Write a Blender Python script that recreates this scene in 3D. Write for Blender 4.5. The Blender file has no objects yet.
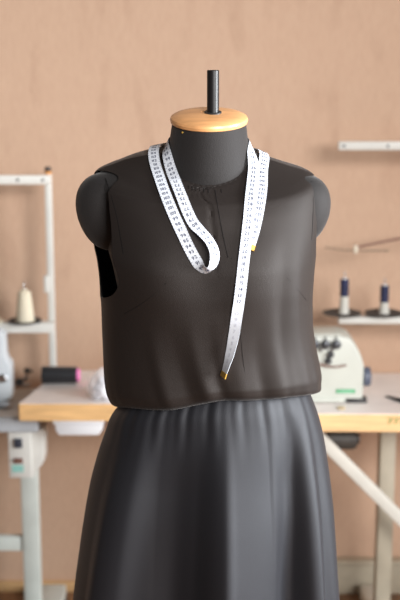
import bpy, bmesh, math, random
from mathutils import Vector, Matrix, Quaternion
from mathutils.bvhtree import BVHTree

random.seed(7)
SC = bpy.context.scene
COL = SC.collection
PI = math.pi

# ------------------------------------------------------------------ camera
CAMZ, PITCH, F = 1.70, math.radians(12), 1200.0
cam_d = bpy.data.cameras.new('camera')
cam = bpy.data.objects.new('camera', cam_d)
COL.objects.link(cam)
cam.location = (0, 0, CAMZ)
cam.rotation_euler = (PI / 2 - PITCH, 0, 0)
cam_d.sensor_fit = 'VERTICAL'
cam_d.sensor_height = 36
cam_d.lens = 72
cam_d.clip_start = 0.05
cam_d.dof.use_dof = True
cam_d.dof.focus_distance = 1.93
cam_d.dof.aperture_fstop = 4.0
SC.camera = cam
O = Vector((0, 0, CAMZ))


def ray(px, py):
    r, u = (px - 200) / F, (300 - py) / F
    return Vector((r, math.cos(PITCH) + u * math.sin(PITCH), -math.sin(PITCH) + u * math.cos(PITCH)))


def PY(px, py, Y):                     # where that line of sight crosses depth Y
    d = ray(px, py)
    return O + d * (Y / d.y)


def PZ(px, py, z):                     # where it crosses height z
    d = ray(px, py)
    return O + d * ((z - CAMZ) / d.z)


# ------------------------------------------------------------------ materials
def srgb(r, g, b):
    f = lambda c: (c / 255 / 12.92) if c / 255 <= .04045 else ((c / 255 + .055) / 1.055) ** 2.4
    return (f(r), f(g), f(b), 1)


def mat(name, rgb, rough=.5, metal=0, noise=0, nscale=40, bump=0, spec=.5, sheen=0, sheen_rough=.4,
        trans=0, alpha=1, stretch=(1, 1, 1), sheen_tint=(1, 1, 1, 1)):
    m = bpy.data.materials.new(name)
    m.use_nodes = True
    nt = m.node_tree
    b = nt.nodes['Principled BSDF']
    b.inputs['Base Color'].default_value = srgb(*rgb)
    b.inputs['Roughness'].default_value = rough
    b.inputs['Metallic'].default_value = metal
    b.inputs['Specular IOR Level'].default_value = spec
    b.inputs['Sheen Weight'].default_value = sheen
    b.inputs['Sheen Roughness'].default_value = sheen_rough
    b.inputs['Sheen Tint'].default_value = sheen_tint
    b.inputs['Transmission Weight'].default_value = trans
    b.inputs['Alpha'].default_value = alpha
    if noise or bump:
        tc = nt.nodes.new('ShaderNodeTexCoord')
        mp = nt.nodes.new('ShaderNodeMapping')
        mp.inputs['Scale'].default_value = stretch
        nz = nt.nodes.new('ShaderNodeTexNoise')
        nz.inputs['Scale'].default_value = nscale
        nz.inputs['Detail'].default_value = 4
        nt.links.new(tc.outputs['Object'], mp.inputs['Vector'])
        nt.links.new(mp.outputs['Vector'], nz.inputs['Vector'])
        if noise:
            rp = nt.nodes.new('ShaderNodeValToRGB')
            lo = [max(0, c * (1 - noise)) for c in rgb]
            hi = [min(255, c * (1 + noise)) for c in rgb]
            rp.color_ramp.elements[0].color = srgb(*lo)
            rp.color_ramp.elements[1].color = srgb(*hi)
            rp.color_ramp.elements[0].position = .3
            rp.color_ramp.elements[1].position = .7
            nt.links.new(nz.outputs['Fac'], rp.inputs['Fac'])
            nt.links.new(rp.outputs['Color'], b.inputs['Base Color'])
        if bump:
            bp = nt.nodes.new('ShaderNodeBump')
            bp.inputs['Strength'].default_value = bump
            bp.inputs['Distance'].default_value = .002
            nt.links.new(nz.outputs['Fac'], bp.inputs['Height'])
            nt.links.new(bp.outputs['Normal'], b.inputs['Normal'])
    return m


def wall_material():
    m = bpy.data.materials.new('embossed_peach_wallpaper')
    m.use_nodes = True
    nt = m.node_tree
    N, L = nt.nodes.new, nt.links.new
    b = nt.nodes['Principled BSDF']
    b.inputs['Roughness'].default_value = .75
    b.inputs['Specular IOR Level'].default_value = .2
    tc = N('ShaderNodeTexCoord')

    def noise(scale, stretch, detail):
        mp = N('ShaderNodeMapping')
        mp.inputs['Scale'].default_value = stretch
        n = N('ShaderNodeTexNoise')
        n.inputs['Scale'].default_value = scale
        n.inputs['Detail'].default_value = detail
        L(tc.outputs['Object'], mp.inputs['Vector'])
        L(mp.outputs['Vector'], n.inputs['Vector'])
        return n
    strokes = noise(1, (17, 17, 5.5), .5)
    fine = noise(1, (130, 130, 40), 4)
    big = noise(1.3, (1, 1, 1), 2)
    r1 = N('ShaderNodeValToRGB')
    r1.color_ramp.elements[0].position = .60
    r1.color_ramp.elements[1].position = .72
    r1.color_ramp.elements[0].color = (0, 0, 0, 1)
    r1.color_ramp.elements[1].color = (1, 1, 1, 1)
    L(strokes.outputs['Fac'], r1.inputs['Fac'])
    base = N('ShaderNodeValToRGB')
    base.color_ramp.elements[0].position = .3
    base.color_ramp.elements[1].position = .7
    base.color_ramp.elements[0].color = srgb(199, 167, 143)
    base.color_ramp.elements[1].color = srgb(205, 173, 149)
    L(big.outputs['Fac'], base.inputs['Fac'])
    mx = N('ShaderNodeMixRGB')
    mx.inputs['Color2'].default_value = srgb(191, 158, 135)
    ml = N('ShaderNodeMath'); ml.operation = 'MULTIPLY'; ml.inputs[1].default_value = .5
    L(r1.outputs['Color'], ml.inputs[0])
    L(ml.outputs[0], mx.inputs['Fac'])
    L(base.outputs['Color'], mx.inputs['Color1'])
    mx2 = N('ShaderNodeMixRGB'); mx2.blend_type = 'OVERLAY'; mx2.inputs['Fac'].default_value = .12
    L(mx.outputs['Color'], mx2.inputs['Color1'])
    L(fine.outputs['Fac'], mx2.inputs['Color2'])
    L(mx2.outputs['Color'], b.inputs['Base Color'])
    bp = N('ShaderNodeBump')
    bp.inputs['Strength'].default_value = .25
    bp.inputs['Distance'].default_value = .002
    L(fine.outputs['Fac'], bp.inputs['Height'])
    L(bp.outputs['Normal'], b.inputs['Normal'])
    return m


def plank_material():
    m = mat('brown_floorboards', (122, 88, 62), .45, noise=.16, nscale=9, stretch=(10, 1, 1))
    return m


M = {}
M['wall'] = wall_material()
M['floor'] = plank_material()
M['plinth'] = mat('tan_wood_trim', (196, 158, 112), .5, noise=.06, nscale=12, stretch=(1, 8, 8))
M['box_trim'] = mat('beige_painted_trim', (186, 176, 156), .6, noise=.03)
M['dress'] = mat('black_crepe_fabric', (34, 29, 27), .56, noise=.06, nscale=900, bump=.25, spec=.22, sheen=.10, sheen_rough=.32,
                 sheen_tint=(.95, .90, .88, 1))
M['skirt'] = mat('black_skirt_fabric', (25, 25, 29), .56, noise=.06, nscale=900, bump=.2, spec=.36, sheen=.10, sheen_rough=.32,
                 sheen_tint=(.86, .89, 1, 1))
M['seam'] = mat('black_stitching_and_gather_shade', (22, 20, 20), .8, spec=.1)
M['jersey'] = mat('charcoal_jersey', (32, 30, 30), .7, noise=.08, nscale=700, bump=.3, spec=.3, sheen=.2, sheen_rough=.4)
M['cap_wood'] = mat('varnished_beech', (220, 162, 108), .32, noise=.07, nscale=14, stretch=(1, 7, 7), spec=.5)
M['pole'] = mat('black_satin_metal', (22, 21, 22), .38, metal=.0, spec=.4)
M['brass'] = mat('brass', (226, 184, 92), .4, metal=.7, noise=.05)
M['tape'] = mat('white_vinyl_tape', (208, 212, 220), .5, noise=.01, spec=.4)
M['ink'] = mat('blue_black_ink', (62, 66, 88), .7, spec=.2)
M['ink_glare'] = mat('glare_paled_ink', (188, 190, 200), .7, spec=.2)  # paler ink: glare on the low end of the tape painted in
M['white_metal'] = mat('white_painted_metal', (218, 217, 211), .4, noise=.015, nscale=20)
M['grey_metal'] = mat('grey_painted_metal', (176, 181, 186), .45, noise=.04, nscale=12)
M['leg_metal'] = mat('off_white_leg_paint', (206, 203, 192), .5, noise=.03, nscale=14)
M['leg_grey'] = mat('pale_green_grey_paint', (204, 210, 204), .5, noise=.03, nscale=14)
M['table_top'] = mat('pale_laminate', (240, 231, 226), .5, noise=.03, nscale=10)
M['steel_top'] = mat('worn_grey_laminate', (178, 168, 158), .4, noise=.08, nscale=14)
M['edge'] = mat('yellow_wood_edge', (240, 192, 134), .5, noise=.08, nscale=10, stretch=(1, 1, 14))
M['edge_pale'] = mat('pale_wood_edge', (240, 194, 142), .5, noise=.08, nscale=10, stretch=(1, 1, 14))
M['green_ink'] = mat('faded_green_print', (122, 150, 84), .7)
M['white_plastic'] = mat('white_plastic', (236, 238, 242), .4)
M['cream'] = mat('cream_thread', (232, 222, 198), .8, noise=.05, nscale=30, stretch=(1, 1, 14), bump=.4, sheen=.2)
M['black_thread'] = mat('black_thread', (28, 29, 33), .6, noise=.25, nscale=30, stretch=(14, 1, 1), bump=.4, sheen=.2)
M['navy'] = mat('navy_thread', (27, 33, 68), .6, noise=.25, nscale=30, stretch=(1, 1, 14), bump=.4, sheen=.15)
M['pink'] = mat('pink_plastic', (240, 128, 190), .4)
M['dark'] = mat('dark_plastic', (44, 42, 42), .5, noise=.06)
M['tray'] = mat('dark_grey_foam', (70, 66, 64), .8, noise=.1)
M['steel'] = mat('brushed_steel', (170, 170, 172), .3, metal=1, noise=.06)
M['dial'] = mat('gunmetal', (84, 86, 90), .35, metal=.6, noise=.1)
M['orange'] = mat('orange_plastic', (226, 152, 70), .5)
M['machine'] = mat('cream_white_enamel', (192, 194, 185), .4, noise=.015, nscale=15)
M['machine_blue'] = mat('cool_white_enamel', (214, 221, 226), .35, noise=.015, nscale=15)
M['wheel'] = mat('blue_grey_plastic', (84, 90, 106), .45, noise=.05)
M['green'] = mat('green_badge', (36, 150, 92), .4)
M['badge_text'] = mat('pale_badge_print', (170, 220, 190), .5)
M['teal'] = mat('teal_sticker', (150, 205, 196), .5)
M['brown'] = mat('reddish_brown_plastic', (120, 82, 70), .5)
M['navy_switch'] = mat('dark_slate_plastic', (58, 62, 74), .5)
M['bag'] = mat('milky_film', (238, 238, 242), .35, noise=.01, alpha=.32, spec=.5)
M['paper'] = mat('white_tissue', (240, 240, 246), .8, noise=.02)
M['scrap'] = mat('tan_paper', (196, 176, 140), .7)
M['brace'] = mat('grey_white_brace_paint', (204, 201, 192), .5, noise=.03, nscale=14)
M['leg_shaded'] = mat('shaded_leg_paint', (178, 170, 152), .5, noise=.03, nscale=14)  # leg paint darkened, the shade under the table put into its colour
M['rod'] = mat('dull_bronze_wire', (140, 118, 98), .5)
M['clip'] = mat('ivory_plastic', (218, 206, 186), .5)
M['motor'] = mat('dark_machine_paint', (66, 62, 58), .5, noise=.1)


for k_, c_ in (('dress', (1, .94, .91, 1)), ('skirt', (.95, .96, 1, 1)), ('jersey', (1, .95, .93, 1))):
    M[k_].node_tree.nodes['Principled BSDF'].inputs['Specular Tint'].default_value = c_


# ------------------------------------------------------------------ mesh helpers
def new_obj(name, verts, faces, material, parent=None, smooth=True, mats=None):
    me = bpy.data.meshes.new(name)
    me.from_pydata([tuple(v) for v in verts], [], faces)
    me.validate()
    bm = bmesh.new(); bm.from_mesh(me)
    bmesh.ops.recalc_face_normals(bm, faces=bm.faces)
    bm.to_mesh(me); bm.free()
    return link(name, me, material, parent, smooth)


def sharpen(me, ang=35):
    bm = bmesh.new(); bm.from_mesh(me)
    for e in bm.edges:
        if len(e.link_faces) == 2 and e.calc_face_angle(0) > math.radians(ang):
            e.smooth = False
    for f in bm.faces:
        f.smooth = True
    bm.to_mesh(me); bm.free()


def link(name, me, material, parent=None, smooth=True):
    if material and not me.materials:
        me.materials.append(material)
    if smooth:
        sharpen(me)
    o = bpy.data.objects.new(name, me)
    COL.objects.link(o)
    if parent:
        o.parent = parent
        par_inv(o, parent)
    return o


def par_inv(o, parent):
    # geometry is written in world space; keep it there under a placed parent
    pw = world_of(parent)
    o.matrix_parent_inverse = Matrix.Identity(4)
    o.location = o.location - pw


def world_of(o):
    p = Vector((0, 0, 0))
    while o:
        p = p + o.location
        o = o.parent
    return p


def thing(name, label, cat, loc, group=None):
    o = bpy.data.objects.new(name, None)
    o.empty_display_size = .05
    COL.objects.link(o)
    o.location = loc
    tag(o, label, cat, group)
    return o


def tag(o, label, cat, group=None):
    o['label'] = label
    o['category'] = cat
    if group:
        o['group'] = group
    return o


def bm_obj(name, bm, material, parent=None, smooth=True):
    me = bpy.data.meshes.new(name)
    bmesh.ops.recalc_face_normals(bm, faces=bm.faces)
    bm.to_mesh(me); bm.free()
    return link(name, me, material, parent, smooth)


def add_box(bm, lo, hi, bevel=0, seg=2):
    lo, hi = Vector(lo), Vector(hi)
    r = bmesh.ops.create_cube(bm, size=1)
    vs = r['verts']
    c, s = (lo + hi) / 2, hi - lo
    for v in vs:
        v.co = Vector((v.co.x * s.x, v.co.y * s.y, v.co.z * s.z)) + c
    if bevel:
        es = list({e for v in vs for e in v.link_edges})
        bmesh.ops.bevel(bm, geom=es, offset=bevel, segments=seg, affect='EDGES', profile=.5)


def box(name, lo, hi, material, parent=None, bevel=.003):
    bm = bmesh.new()
    add_box(bm, lo, hi, bevel)
    return bm_obj(name, bm, material, parent)


def add_prism(bm, pts, y0, y1, bevel=0):
    """outline in (x, z), extruded from y0 to y1"""
    a = [bm.verts.new((p[0], y0, p[1])) for p in pts]
    b = [bm.verts.new((p[0], y1, p[1])) for p in pts]
    n = len(pts)
    fs = [bm.faces.new(a), bm.faces.new(b[::-1])]
    for i in range(n):
        fs.append(bm.faces.new((a[i], a[(i + 1) % n], b[(i + 1) % n], b[i])))
    bmesh.ops.recalc_face_normals(bm, faces=fs)
    if bevel:
        es = [e for e in fs[0].edges] + [e for e in fs[1].edges]
        bmesh.ops.bevel(bm, geom=es, offset=bevel, segments=2, affect='EDGES', profile=.5)


def prism(name, pts, y0, y1, material, parent=None, bevel=.003):
    bm = bmesh.new()
    add_prism(bm, pts, y0, y1, bevel)
    return bm_obj(name, bm, material, parent)


def add_lathe(bm, prof, origin, axis=(0, 0, 1), seg=40):
    """prof: list of (radius, height along axis)"""
    q = Vector((0, 0, 1)).rotation_difference(Vector(axis).normalized())
    o = Vector(origin)
    rings = []
    for r, h in prof:
        if r < 1e-6:
            rings.append([bm.verts.new(o + q @ Vector((0, 0, h)))])
        else:
            rings.append([bm.verts.new(o + q @ Vector((r * math.cos(2 * PI * i / seg), r * math.sin(2 * PI * i / seg), h)))
                          for i in range(seg)])
    for a, b in zip(rings, rings[1:]):
        for i in range(seg):
            j = (i + 1) % seg
            if len(a) == 1 and len(b) == 1:
                continue
            if len(a) == 1:
                bm.faces.new((a[0], b[j], b[i]))
            elif len(b) == 1:
                bm.faces.new((a[i], a[j], b[0]))
            else:
                bm.faces.new((a[i], a[j], b[j], b[i]))
    if len(rings[0]) > 1:
        bm.faces.new(rings[0][::-1])
    if len(rings[-1]) > 1:
        bm.faces.new(rings[-1])


def lathe(name, prof, origin, material, parent=None, axis=(0, 0, 1), seg=40):
    bm = bmesh.new()
    add_lathe(bm, prof, origin, axis, seg)
    return bm_obj(name, bm, material, parent)


def add_bar(bm, a, b, w, h, up=(0, 0, 1), bevel=.003):
    """rectangular bar from a to b"""
    a, b = Vector(a), Vector(b)
    d = (b - a).normalized()
    s = d.cross(Vector(up)).normalized()
    u = s.cross(d)
    r = bmesh.ops.create_cube(bm, size=1)
    for v in r['verts']:
        v.co = (a + b) / 2 + d * v.co.x * (b - a).length + s * v.co.y * w + u * v.co.z * h
    if bevel:
        es = list({e for v in r['verts'] for e in v.link_edges})
        bmesh.ops.bevel(bm, geom=es, offset=bevel, segments=2, affect='EDGES', profile=.5)


def bar(name, a, b, w, h, material, parent=None, up=(0, 0, 1), bevel=.003):
    bm = bmesh.new()
    add_bar(bm, a, b, w, h, up, bevel)
    return bm_obj(name, bm, material, parent)


def add_tube(bm, pts, r, seg=10):
    pts = [Vector(p) for p in pts]
    rings = []
    for i, p in enumerate(pts):
        t = (pts[min(i + 1, len(pts) - 1)] - pts[max(i - 1, 0)]).normalized()
        ref = Vector((0, 0, 1)) if abs(t.z) < .9 else Vector((1, 0, 0))
        s = t.cross(ref).normalized(); u = s.cross(t)
        rr = r[i] if isinstance(r, (list, tuple)) else r
        rings.append([bm.verts.new(p + s * rr * math.cos(2 * PI * k / seg) + u * rr * math.sin(2 * PI * k / seg)) for k in range(seg)])
    for a, b in zip(rings, rings[1:]):
        for k in range(seg):
            j = (k + 1) % seg
            bm.faces.new((a[k], a[j], b[j], b[k]))
    bm.faces.new(rings[0][::-1]); bm.faces.new(rings[-1])


def tube(name, pts, r, material, parent=None, seg=10):
    bm = bmesh.new()
    add_tube(bm, pts, r, seg)
    return bm_obj(name, bm, material, parent)


def catmull(vals, ts, t):
    """smooth interpolation of tuples over knots ts (monotone-ish cubic Hermite)"""
    n = len(ts)
    if t <= ts[0]: return vals[0]
    if t >= ts[-1]: return vals[-1]
    i = 0
    while ts[i + 1] < t: i += 1
    h = ts[i + 1] - ts[i]
    u = (t - ts[i]) / h
    out = []
    for k in range(len(vals[0])):
        p0, p1 = vals[i][k], vals[i + 1][k]
        d = (p1 - p0) / h

        def slope(j):
            if j == 0: return (vals[1][k] - vals[0][k]) / (ts[1] - ts[0])
            if j == n - 1: return (vals[-1][k] - vals[-2][k]) / (ts[-1] - ts[-2])
            a = (vals[j][k] - vals[j - 1][k]) / (ts[j] - ts[j - 1])
            b = (vals[j + 1][k] - vals[j][k]) / (ts[j + 1] - ts[j])
            return 0 if a * b <= 0 else 2 * a * b / (a + b)
        m0, m1 = slope(i), slope(i + 1)
        out.append((2*u**3 - 3*u**2 + 1) * p0 + (u**3 - 2*u**2 + u) * h * m0 + (-2*u**3 + 3*u**2) * p1 + (u**3 - u**2) * h * m1)
    return tuple(out)


# ------------------------------------------------------------------ the setting
def structure(o):
    o['kind'] = 'structure'
    return o


WY = 3.55
structure(box('wall_back', (-4, WY, 0), (4, WY + .1, 3.2), M['wall'], bevel=0))
structure(box('floor', (-4, -2.5, -.1), (4, WY + .1, 0), M['floor'], bevel=0))
bm = bmesh.new()
add_box(bm, (-4, WY - .018, 0), (.25, WY, .035), .004)
structure(bm_obj('baseboard_back', bm, M['plinth']))
bm = bmesh.new()
add_box(bm, (.25, WY - .03, 0), (4, WY, .105), .004)
add_box(bm, (.25, WY - .04, .098), (4, WY, .115), .004)
structure(bm_obj('trim_1', bm, M['box_trim']))

# ------------------------------------------------------------------ dress form + dress
AX, AYC = PY(210, 300, 2.0).x, 2.0
NPHI = 320

# (py, xl, xr, depth front, depth back, forward shear, exponent, lift front)
BOD = [
    (153.5, 166, 251, .064, .060, .76, 2.0),
    (156, 148, 258, .070, .066, .69, 2.0),
    (160, 128, 267, .077, .073, .61, 2.0),
    (164.5, 115, 281, .083, .080, .54, 2.0),
    (168, 105.5, 292, .087, .084, .49, 2.1),
    (172, 97, 306, .091, .088, .44, 2.1),
    (177, 93.5, 314, .095, .091, .38, 2.2),
    (184, 92, 317, .100, .095, .32, 2.2),
    (196, 91, 318, .108, .100, .24, 2.2),
    (212, 91, 318, .117, .104, .17, 2.2),
    (228, 91.5, 317, .126, .106, .10, 2.2),
    (244, 90.5, 315.5, .134, .107, .05, 2.2),
    (262, 95, 313.5, .140, .106, .0, 2.2),
    (280, 99, 312, .141, .105, .0, 2.2),
    (300, 102.5, 311, .138, .104, .0, 2.2),
    (325, 103.5, 311.5, .133, .104, -.02, 2.2),
    (350, 104.5, 314.5, .130, .106, -.05, 2.2),
    (370, 105.5, 318, .130, .108, -.11, 2.2),
    (384, 107.5, 320, .130, .108, -.18, 2.2),
    (391, 110, 319.5, .128, .107, -.22, 2.2),
    (396, 113, 319.5, .123, .101, -.24, 2.2),
    (398.5, 119, 314, .113, .092, -.25, 2.2),
    (396.5, 127, 307, .104, .084, -.25, 2.2),
    (392, 131, 302, .100, .080, -.25, 2.2),
]


def zpy(py):
    return PY(210, py, AYC).z


def lerp(a, b, t): return a + (b - a) * t


def smooth01(a, b, x):
    t = max(0, min(1, (x - a) / (b - a)))
    return t * t * (3 - 2 * t)


def bump(x, c, w): return math.exp(-((x - c) / w) ** 2)


def slice_ring(row, inset=0, disp=None, n=NPHI):
    py, xl, xr, df, db, sh, ex = row
    z = zpy(py)
    l, r = PY(xl, py, AYC).x, PY(xr, py, AYC).x
    cx, w = (l + r) / 2, (r - l) / 2 - inset
    pts = []
    for i in range(n):
        a = 2 * PI * i / n
        c, s = math.cos(a), math.sin(a)
        front = s < 0
        d = (df if front else db) - inset
        x = w * math.copysign(abs(c) ** (2 / ex), c)
        y = d * math.copysign(abs(s) ** (2 / ex), s)
        if disp:
            k = disp(a, x / w, py, front)
            L = math.hypot(x, y)
            x += k * x / L; y += k * y / L
        s_k = sh if front else sh * .35
        zz = z + s_k * y
        tilt = .070 * smooth01(300, 396, py) * x
        if front and disp:
            zz -= .007 * smooth01(365, 396, py) * (bump(x / w, -.50, .28) - .5 * bump(x / w, .05, .2))
        pts.append(Vector((cx + x, AYC + y, zz + tilt)))
    return pts


def loft(rings, cap_top=False, cap_bot=False):
    V, Fc = [], []
    n = len(rings[0])
    for r in rings: V += r
    for k in range(len(rings) - 1):
        for i in range(n):
            j = (i + 1) % n
            Fc.append((k * n + i, k * n + j, (k + 1) * n + j, (k + 1) * n + i))
    if cap_top: Fc.append(tuple(range(n))[::-1])
    if cap_bot: Fc.append(tuple(range((len(rings) - 1) * n, len(rings) * n)))
    return V, Fc


def resample(rows, k):
    ts = list(range(len(rows)))
    out = []
    for i in range((len(rows) - 1) * k + 1):
        out.append(catmull(rows, ts, i / k))
    return out


def bod_disp(a, u, py, front):
    k = 0
    low = smooth01(285, 390, py)
    mid = smooth01(200, 290, py)
    if front:
        # soft drape folds below the bust, running down to the gathered waist
        k += 0.0051 * low * bump(u, -.52 + .10 * smooth01(280, 400, py), .07)
        k -= 0.0042 * low * bump(u, -.34 + .12 * smooth01(280, 400, py), .08)
        k += 0.0046 * low * bump(u, -.16 + .10 * smooth01(280, 400, py), .06)
        k -= 0.0033 * low * bump(u, .02 + .05 * smooth01(300, 400, py), .05)
        k += 0.0037 * low * bump(u, .24, .08)
        k -= 0.0037 * low * bump(u, .44, .07)
        k += 0.0042 * low * bump(u, .62, .08)
        k -= 0.0033 * low * bump(u, .78, .06)
        # bust
        k += .006 * bump(py, 262, 38) * (bump(u, -.45, .25) + bump(u, .45, .25))
        k -= .005 * bump(py, 250, 45) * bump(u, 0, .22)
        # fold falling from the shoulder beside the armhole
        k += .0030 * bump(u, .80, .07) * mid
        k -= .0030 * bump(u, .66, .06) * mid
        # gathers below the neckline
        g = (1 - smooth01(158, 176, py))
        k += .0011 * g * math.sin(u * 95) * bump(u, -.05, .38)
        # centre slit: the right edge of the cloth lies a little higher
        k -= .0022 * bump(u, .055 + .0007 * (py - 190), .016) * (1 - smooth01(235, 268, py))
    k += .0007 * smooth01(340, 394, py) * (math.sin(a * 17 + 1.3) * .6 + math.sin(a * 29 + .4) * .4)
    return k


dress = thing('dress', 'sleeveless black midi dress with a gathered waist, worn by the dress form', 'dress', (AX, AYC, .5))

rows = resample(BOD, 5)
V, Fc = loft([slice_ring(r, 0, bod_disp) for r in rows])
me = bpy.data.meshes.new('bodice'); me.from_pydata([tuple(v) for v in V], [], Fc)
bod = bpy.data.objects.new('bodice', me); COL.objects.link(bod)
sol = bod.modifiers.new('s', 'SOLIDIFY'); sol.thickness = .0022; sol.offset = -1


def cutter(xside, pts):
    """closed outline in (depth from the middle, height), run out sideways through the arm"""
    n0, sub = len(pts), 5
    loop = []
    for i in range(n0):
        p0, p1, p2, p3 = pts[i - 1], pts[i], pts[(i + 1) % n0], pts[(i + 2) % n0]
        for k in range(sub):
            u = k / sub
            loop.append(tuple(.5 * (2 * p1[c] + (p2[c] - p0[c]) * u + (2 * p0[c] - 5 * p1[c] + 4 * p2[c] - p3[c]) * u * u + (3 * p1[c] - p0[c] - 3 * p2[c] + p3[c]) * u**3) for c in (0, 1)))
    bm = bmesh.new()
    n = len(loop)
    ring = []
    for x in ((.09, .40) if xside > 0 else (-.40, -.09)):
        ring.append([bm.verts.new((AX + x, AYC + y, z)) for y, z in loop])
    for i in range(n):
        j = (i + 1) % n
        bm.faces.new((ring[0][i], ring[0][j], ring[1][j], ring[1][i]))
    bm.faces.new(ring[0][::-1]); bm.faces.new(ring[1])
    bmesh.ops.recalc_face_normals(bm, faces=bm.faces)
    m = bpy.data.meshes.new('cut'); bm.to_mesh(m); bm.free()
    o = bpy.data.objects.new('cut', m); COL.objects.link(o)
    return o


cL = cutter(-1, [(d, zpy(p)) for d, p in ((-.020, 171), (-.042, 178), (-.061, 192), (-.075, 211), (-.089, 236), (-.100, 256), (-.102, 272), (-.082, 286), (-.035, 293), (0, 291),
                                          (.018, 277), (.028, 250), (.032, 220), (.03, 195), (.02, 178), (.002, 171))])
cR = cutter(1, [(d, zpy(p)) for d, p in ((-.016, 177), (-.030, 188), (-.038, 208), (-.040, 228), (-.034, 246), (-.012, 257), (.02, 258), (.045, 246), (.058, 222),
                                         (.05, 196), (.03, 180), (.006, 175.5))])
# back-bulge: keep the back of the cloth, cut only towards the arm
for i, c in enumerate((cL, cR)):
    b = bod.modifiers.new('b%d' % i, 'BOOLEAN'); b.operation = 'DIFFERENCE'; b.solver = 'EXACT'; b.object = c
dg = bpy.context.evaluated_depsgraph_get()
me2 = bpy.data.meshes.new_from_object(bod.evaluated_get(dg), depsgraph=dg)
for o in (bod, cL, cR):
    bpy.data.objects.remove(o)
me2.name = 'bodice'
me2.materials.clear()
bodice = link('bodice', me2, M['dress'], dress)

# the form's torso: same slices, drawn in, neck added, narrower under the arms
TOR = []
for r in BOD[:-4]:
    py, xl, xr, df, db, sh, ex = r
    k = smooth01(168, 215, py) * (1 - .2 * smooth01(330, 400, py))
    TOR.append((py, xl + 15 * k, xr - 13 * k, df - .010 * smooth01(172, 240, py), db - .008 * smooth01(172, 240, py), sh, 2.2))
    if py > 370: break
NECK = [(121, 172.5, 245.5, .0585, .0585, .19, 2), (128.5, 171.2, 246.8, .060, .060, .19, 2), (133, 170.6, 247.2, .0605, .0605, .21, 2), (140, 169.5, 248, .061, .061, .3, 2),
        (147, 168.5, 248.8, .062, .061, .45, 2), (151, 167.5, 249.6, .063, .061, .55, 2)]
HIP = [(400, 124, 300, .098, .094, -.05, 2.2), (430, 120, 304, .108, .105, 0, 2.2), (470, 112, 312, .118, .118, 0, 2.2),
       (510, 108, 316, .122, .124, 0, 2.2), (550, 110, 314, .120, .122, 0, 2.2), (560, 118, 306, .11, .112, 0, 2.2)]
form = thing('dress_form', 'charcoal dress form with wooden neck cap, wearing the black dress', 'dress form', (AX, AYC, 0))
trow = resample(NECK + TOR + HIP, 3)
V, Fc = loft([slice_ring(r, .0042 * smooth01(149, 158, r[0]), None, 128) for r in trow], True, True)
torso = new_obj('torso', V, Fc, M['jersey'], form)


def arm_cap(cpx, cpy, ax, az, ay, lean):
    c = PY(cpx, cpy, AYC)
    bm = bmesh.new()
    bmesh.ops.create_uvsphere(bm, u_segments=40, v_segments=28, radius=1)
    e = 2.35
    for v in bm.verts:
        p = v.co
        s = (abs(p.x) ** e + abs(p.y) ** e + abs(p.z) ** e) ** (-1 / e)
        p = p * s
        q = Vector((p.x * ax * (1 - .10 * (p.z < 0) * -p.z), p.y * ay, p.z * az))
        ca, sa = math.cos(lean), math.sin(lean)
        v.co = c + Vector((q.x * ca - q.z * sa, q.y, q.x * sa + q.z * ca))
    return bm_obj('arm_cap', bm, M['jersey'], form)


capL = arm_cap(109, 211, .0535, .066, .047, math.radians(13))
capR = arm_cap(299, 209, .0515, .060, .046, math.radians(-11))

# wooden cap, tilted a little to the front, and the pole through it
tilt_q = Quaternion((1, 0, 0), math.radians(11))
nrm = tilt_q @ Vector((0, 0, 1))
cc = PY(209, 118.5, AYC)
R0 = .0645
neck_cap = lathe('neck_cap', [(.0, -.0085), (R0 - .006, -.0085), (R0 - .001, -.0055), (R0, -.001), (R0 - .0015, .0025), (R0 - .006, .0050),
                              (R0 * .75, .0078), (R0 * .5, .0098), (R0 * .25, .0108), (.0135, .011), (.0125, .0098), (.0, .0098)], cc, M['cap_wood'], form, nrm, 72)
pb = cc + nrm * .004 + Vector((.0065, -.004, 0))
pt = PY(213, 70, pb.y).z
lathe('pole', [(.0, 0), (.0100, 0), (.0100, pt - pb.z - .001), (.0092, pt - pb.z), (.0078, pt - pb.z), (.0076, pt - pb.z - .012), (0, pt - pb.z - .012)],
      pb, M['pole'], form, (0, 0, 1), 36)
o = lathe('pole_socket', [(.0098, .0), (.0142, .0), (.0140, .0022), (.0125, .0030), (.0098, .0026)], cc + nrm * .0092 + Vector((.0066, -.0036, 0)), M['dark'], form, nrm, 36)
o['label'] = 'dark ring round the pole'
# tack at the side of the neck
d = ray(182.5, 132.5)
bvh_t = BVHTree.FromPolygons([torso.matrix_basis @ v.co + world_of(form) for v in torso.data.vertices],
                             [tuple(p.vertices) for p in torso.data.polygons])
h = bvh_t.ray_cast(O, d.normalized())
if h[0]:
    o = lathe('tack', [(0, 0), (.0018, 0), (.0016, .0008), (.0008, .0014), (0, .0015)], h[0], M['brass'], form, h[1], 14)
    o['label'] = 'small brass tack at the top of the neck'
# stand
lathe('stand_post', [(0, .08), (.0125, .08), (.0125, zpy(556)), (0, zpy(556))], (AX, AYC, 0), M['pole'], form)
lathe('stand_hub', [(0, .06), (.026, .06), (.03, .07), (.03, .12), (.02, .135), (0, .135)], (AX, AYC, 0), M['dark'], form)
for k in range(4):
    a = PI / 4 + k * PI / 2
    dv = Vector((math.cos(a), math.sin(a), 0))
    tube('stand_leg', [Vector((AX, AYC, .1)) + dv * .02, Vector((AX, AYC, .095)) + dv * .1, Vector((AX, AYC, .05)) + dv * .2,
                       Vector((AX, AYC, .012)) + dv * .27], [.012, .012, .011, .012], M['pole'], form, 12)

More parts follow.
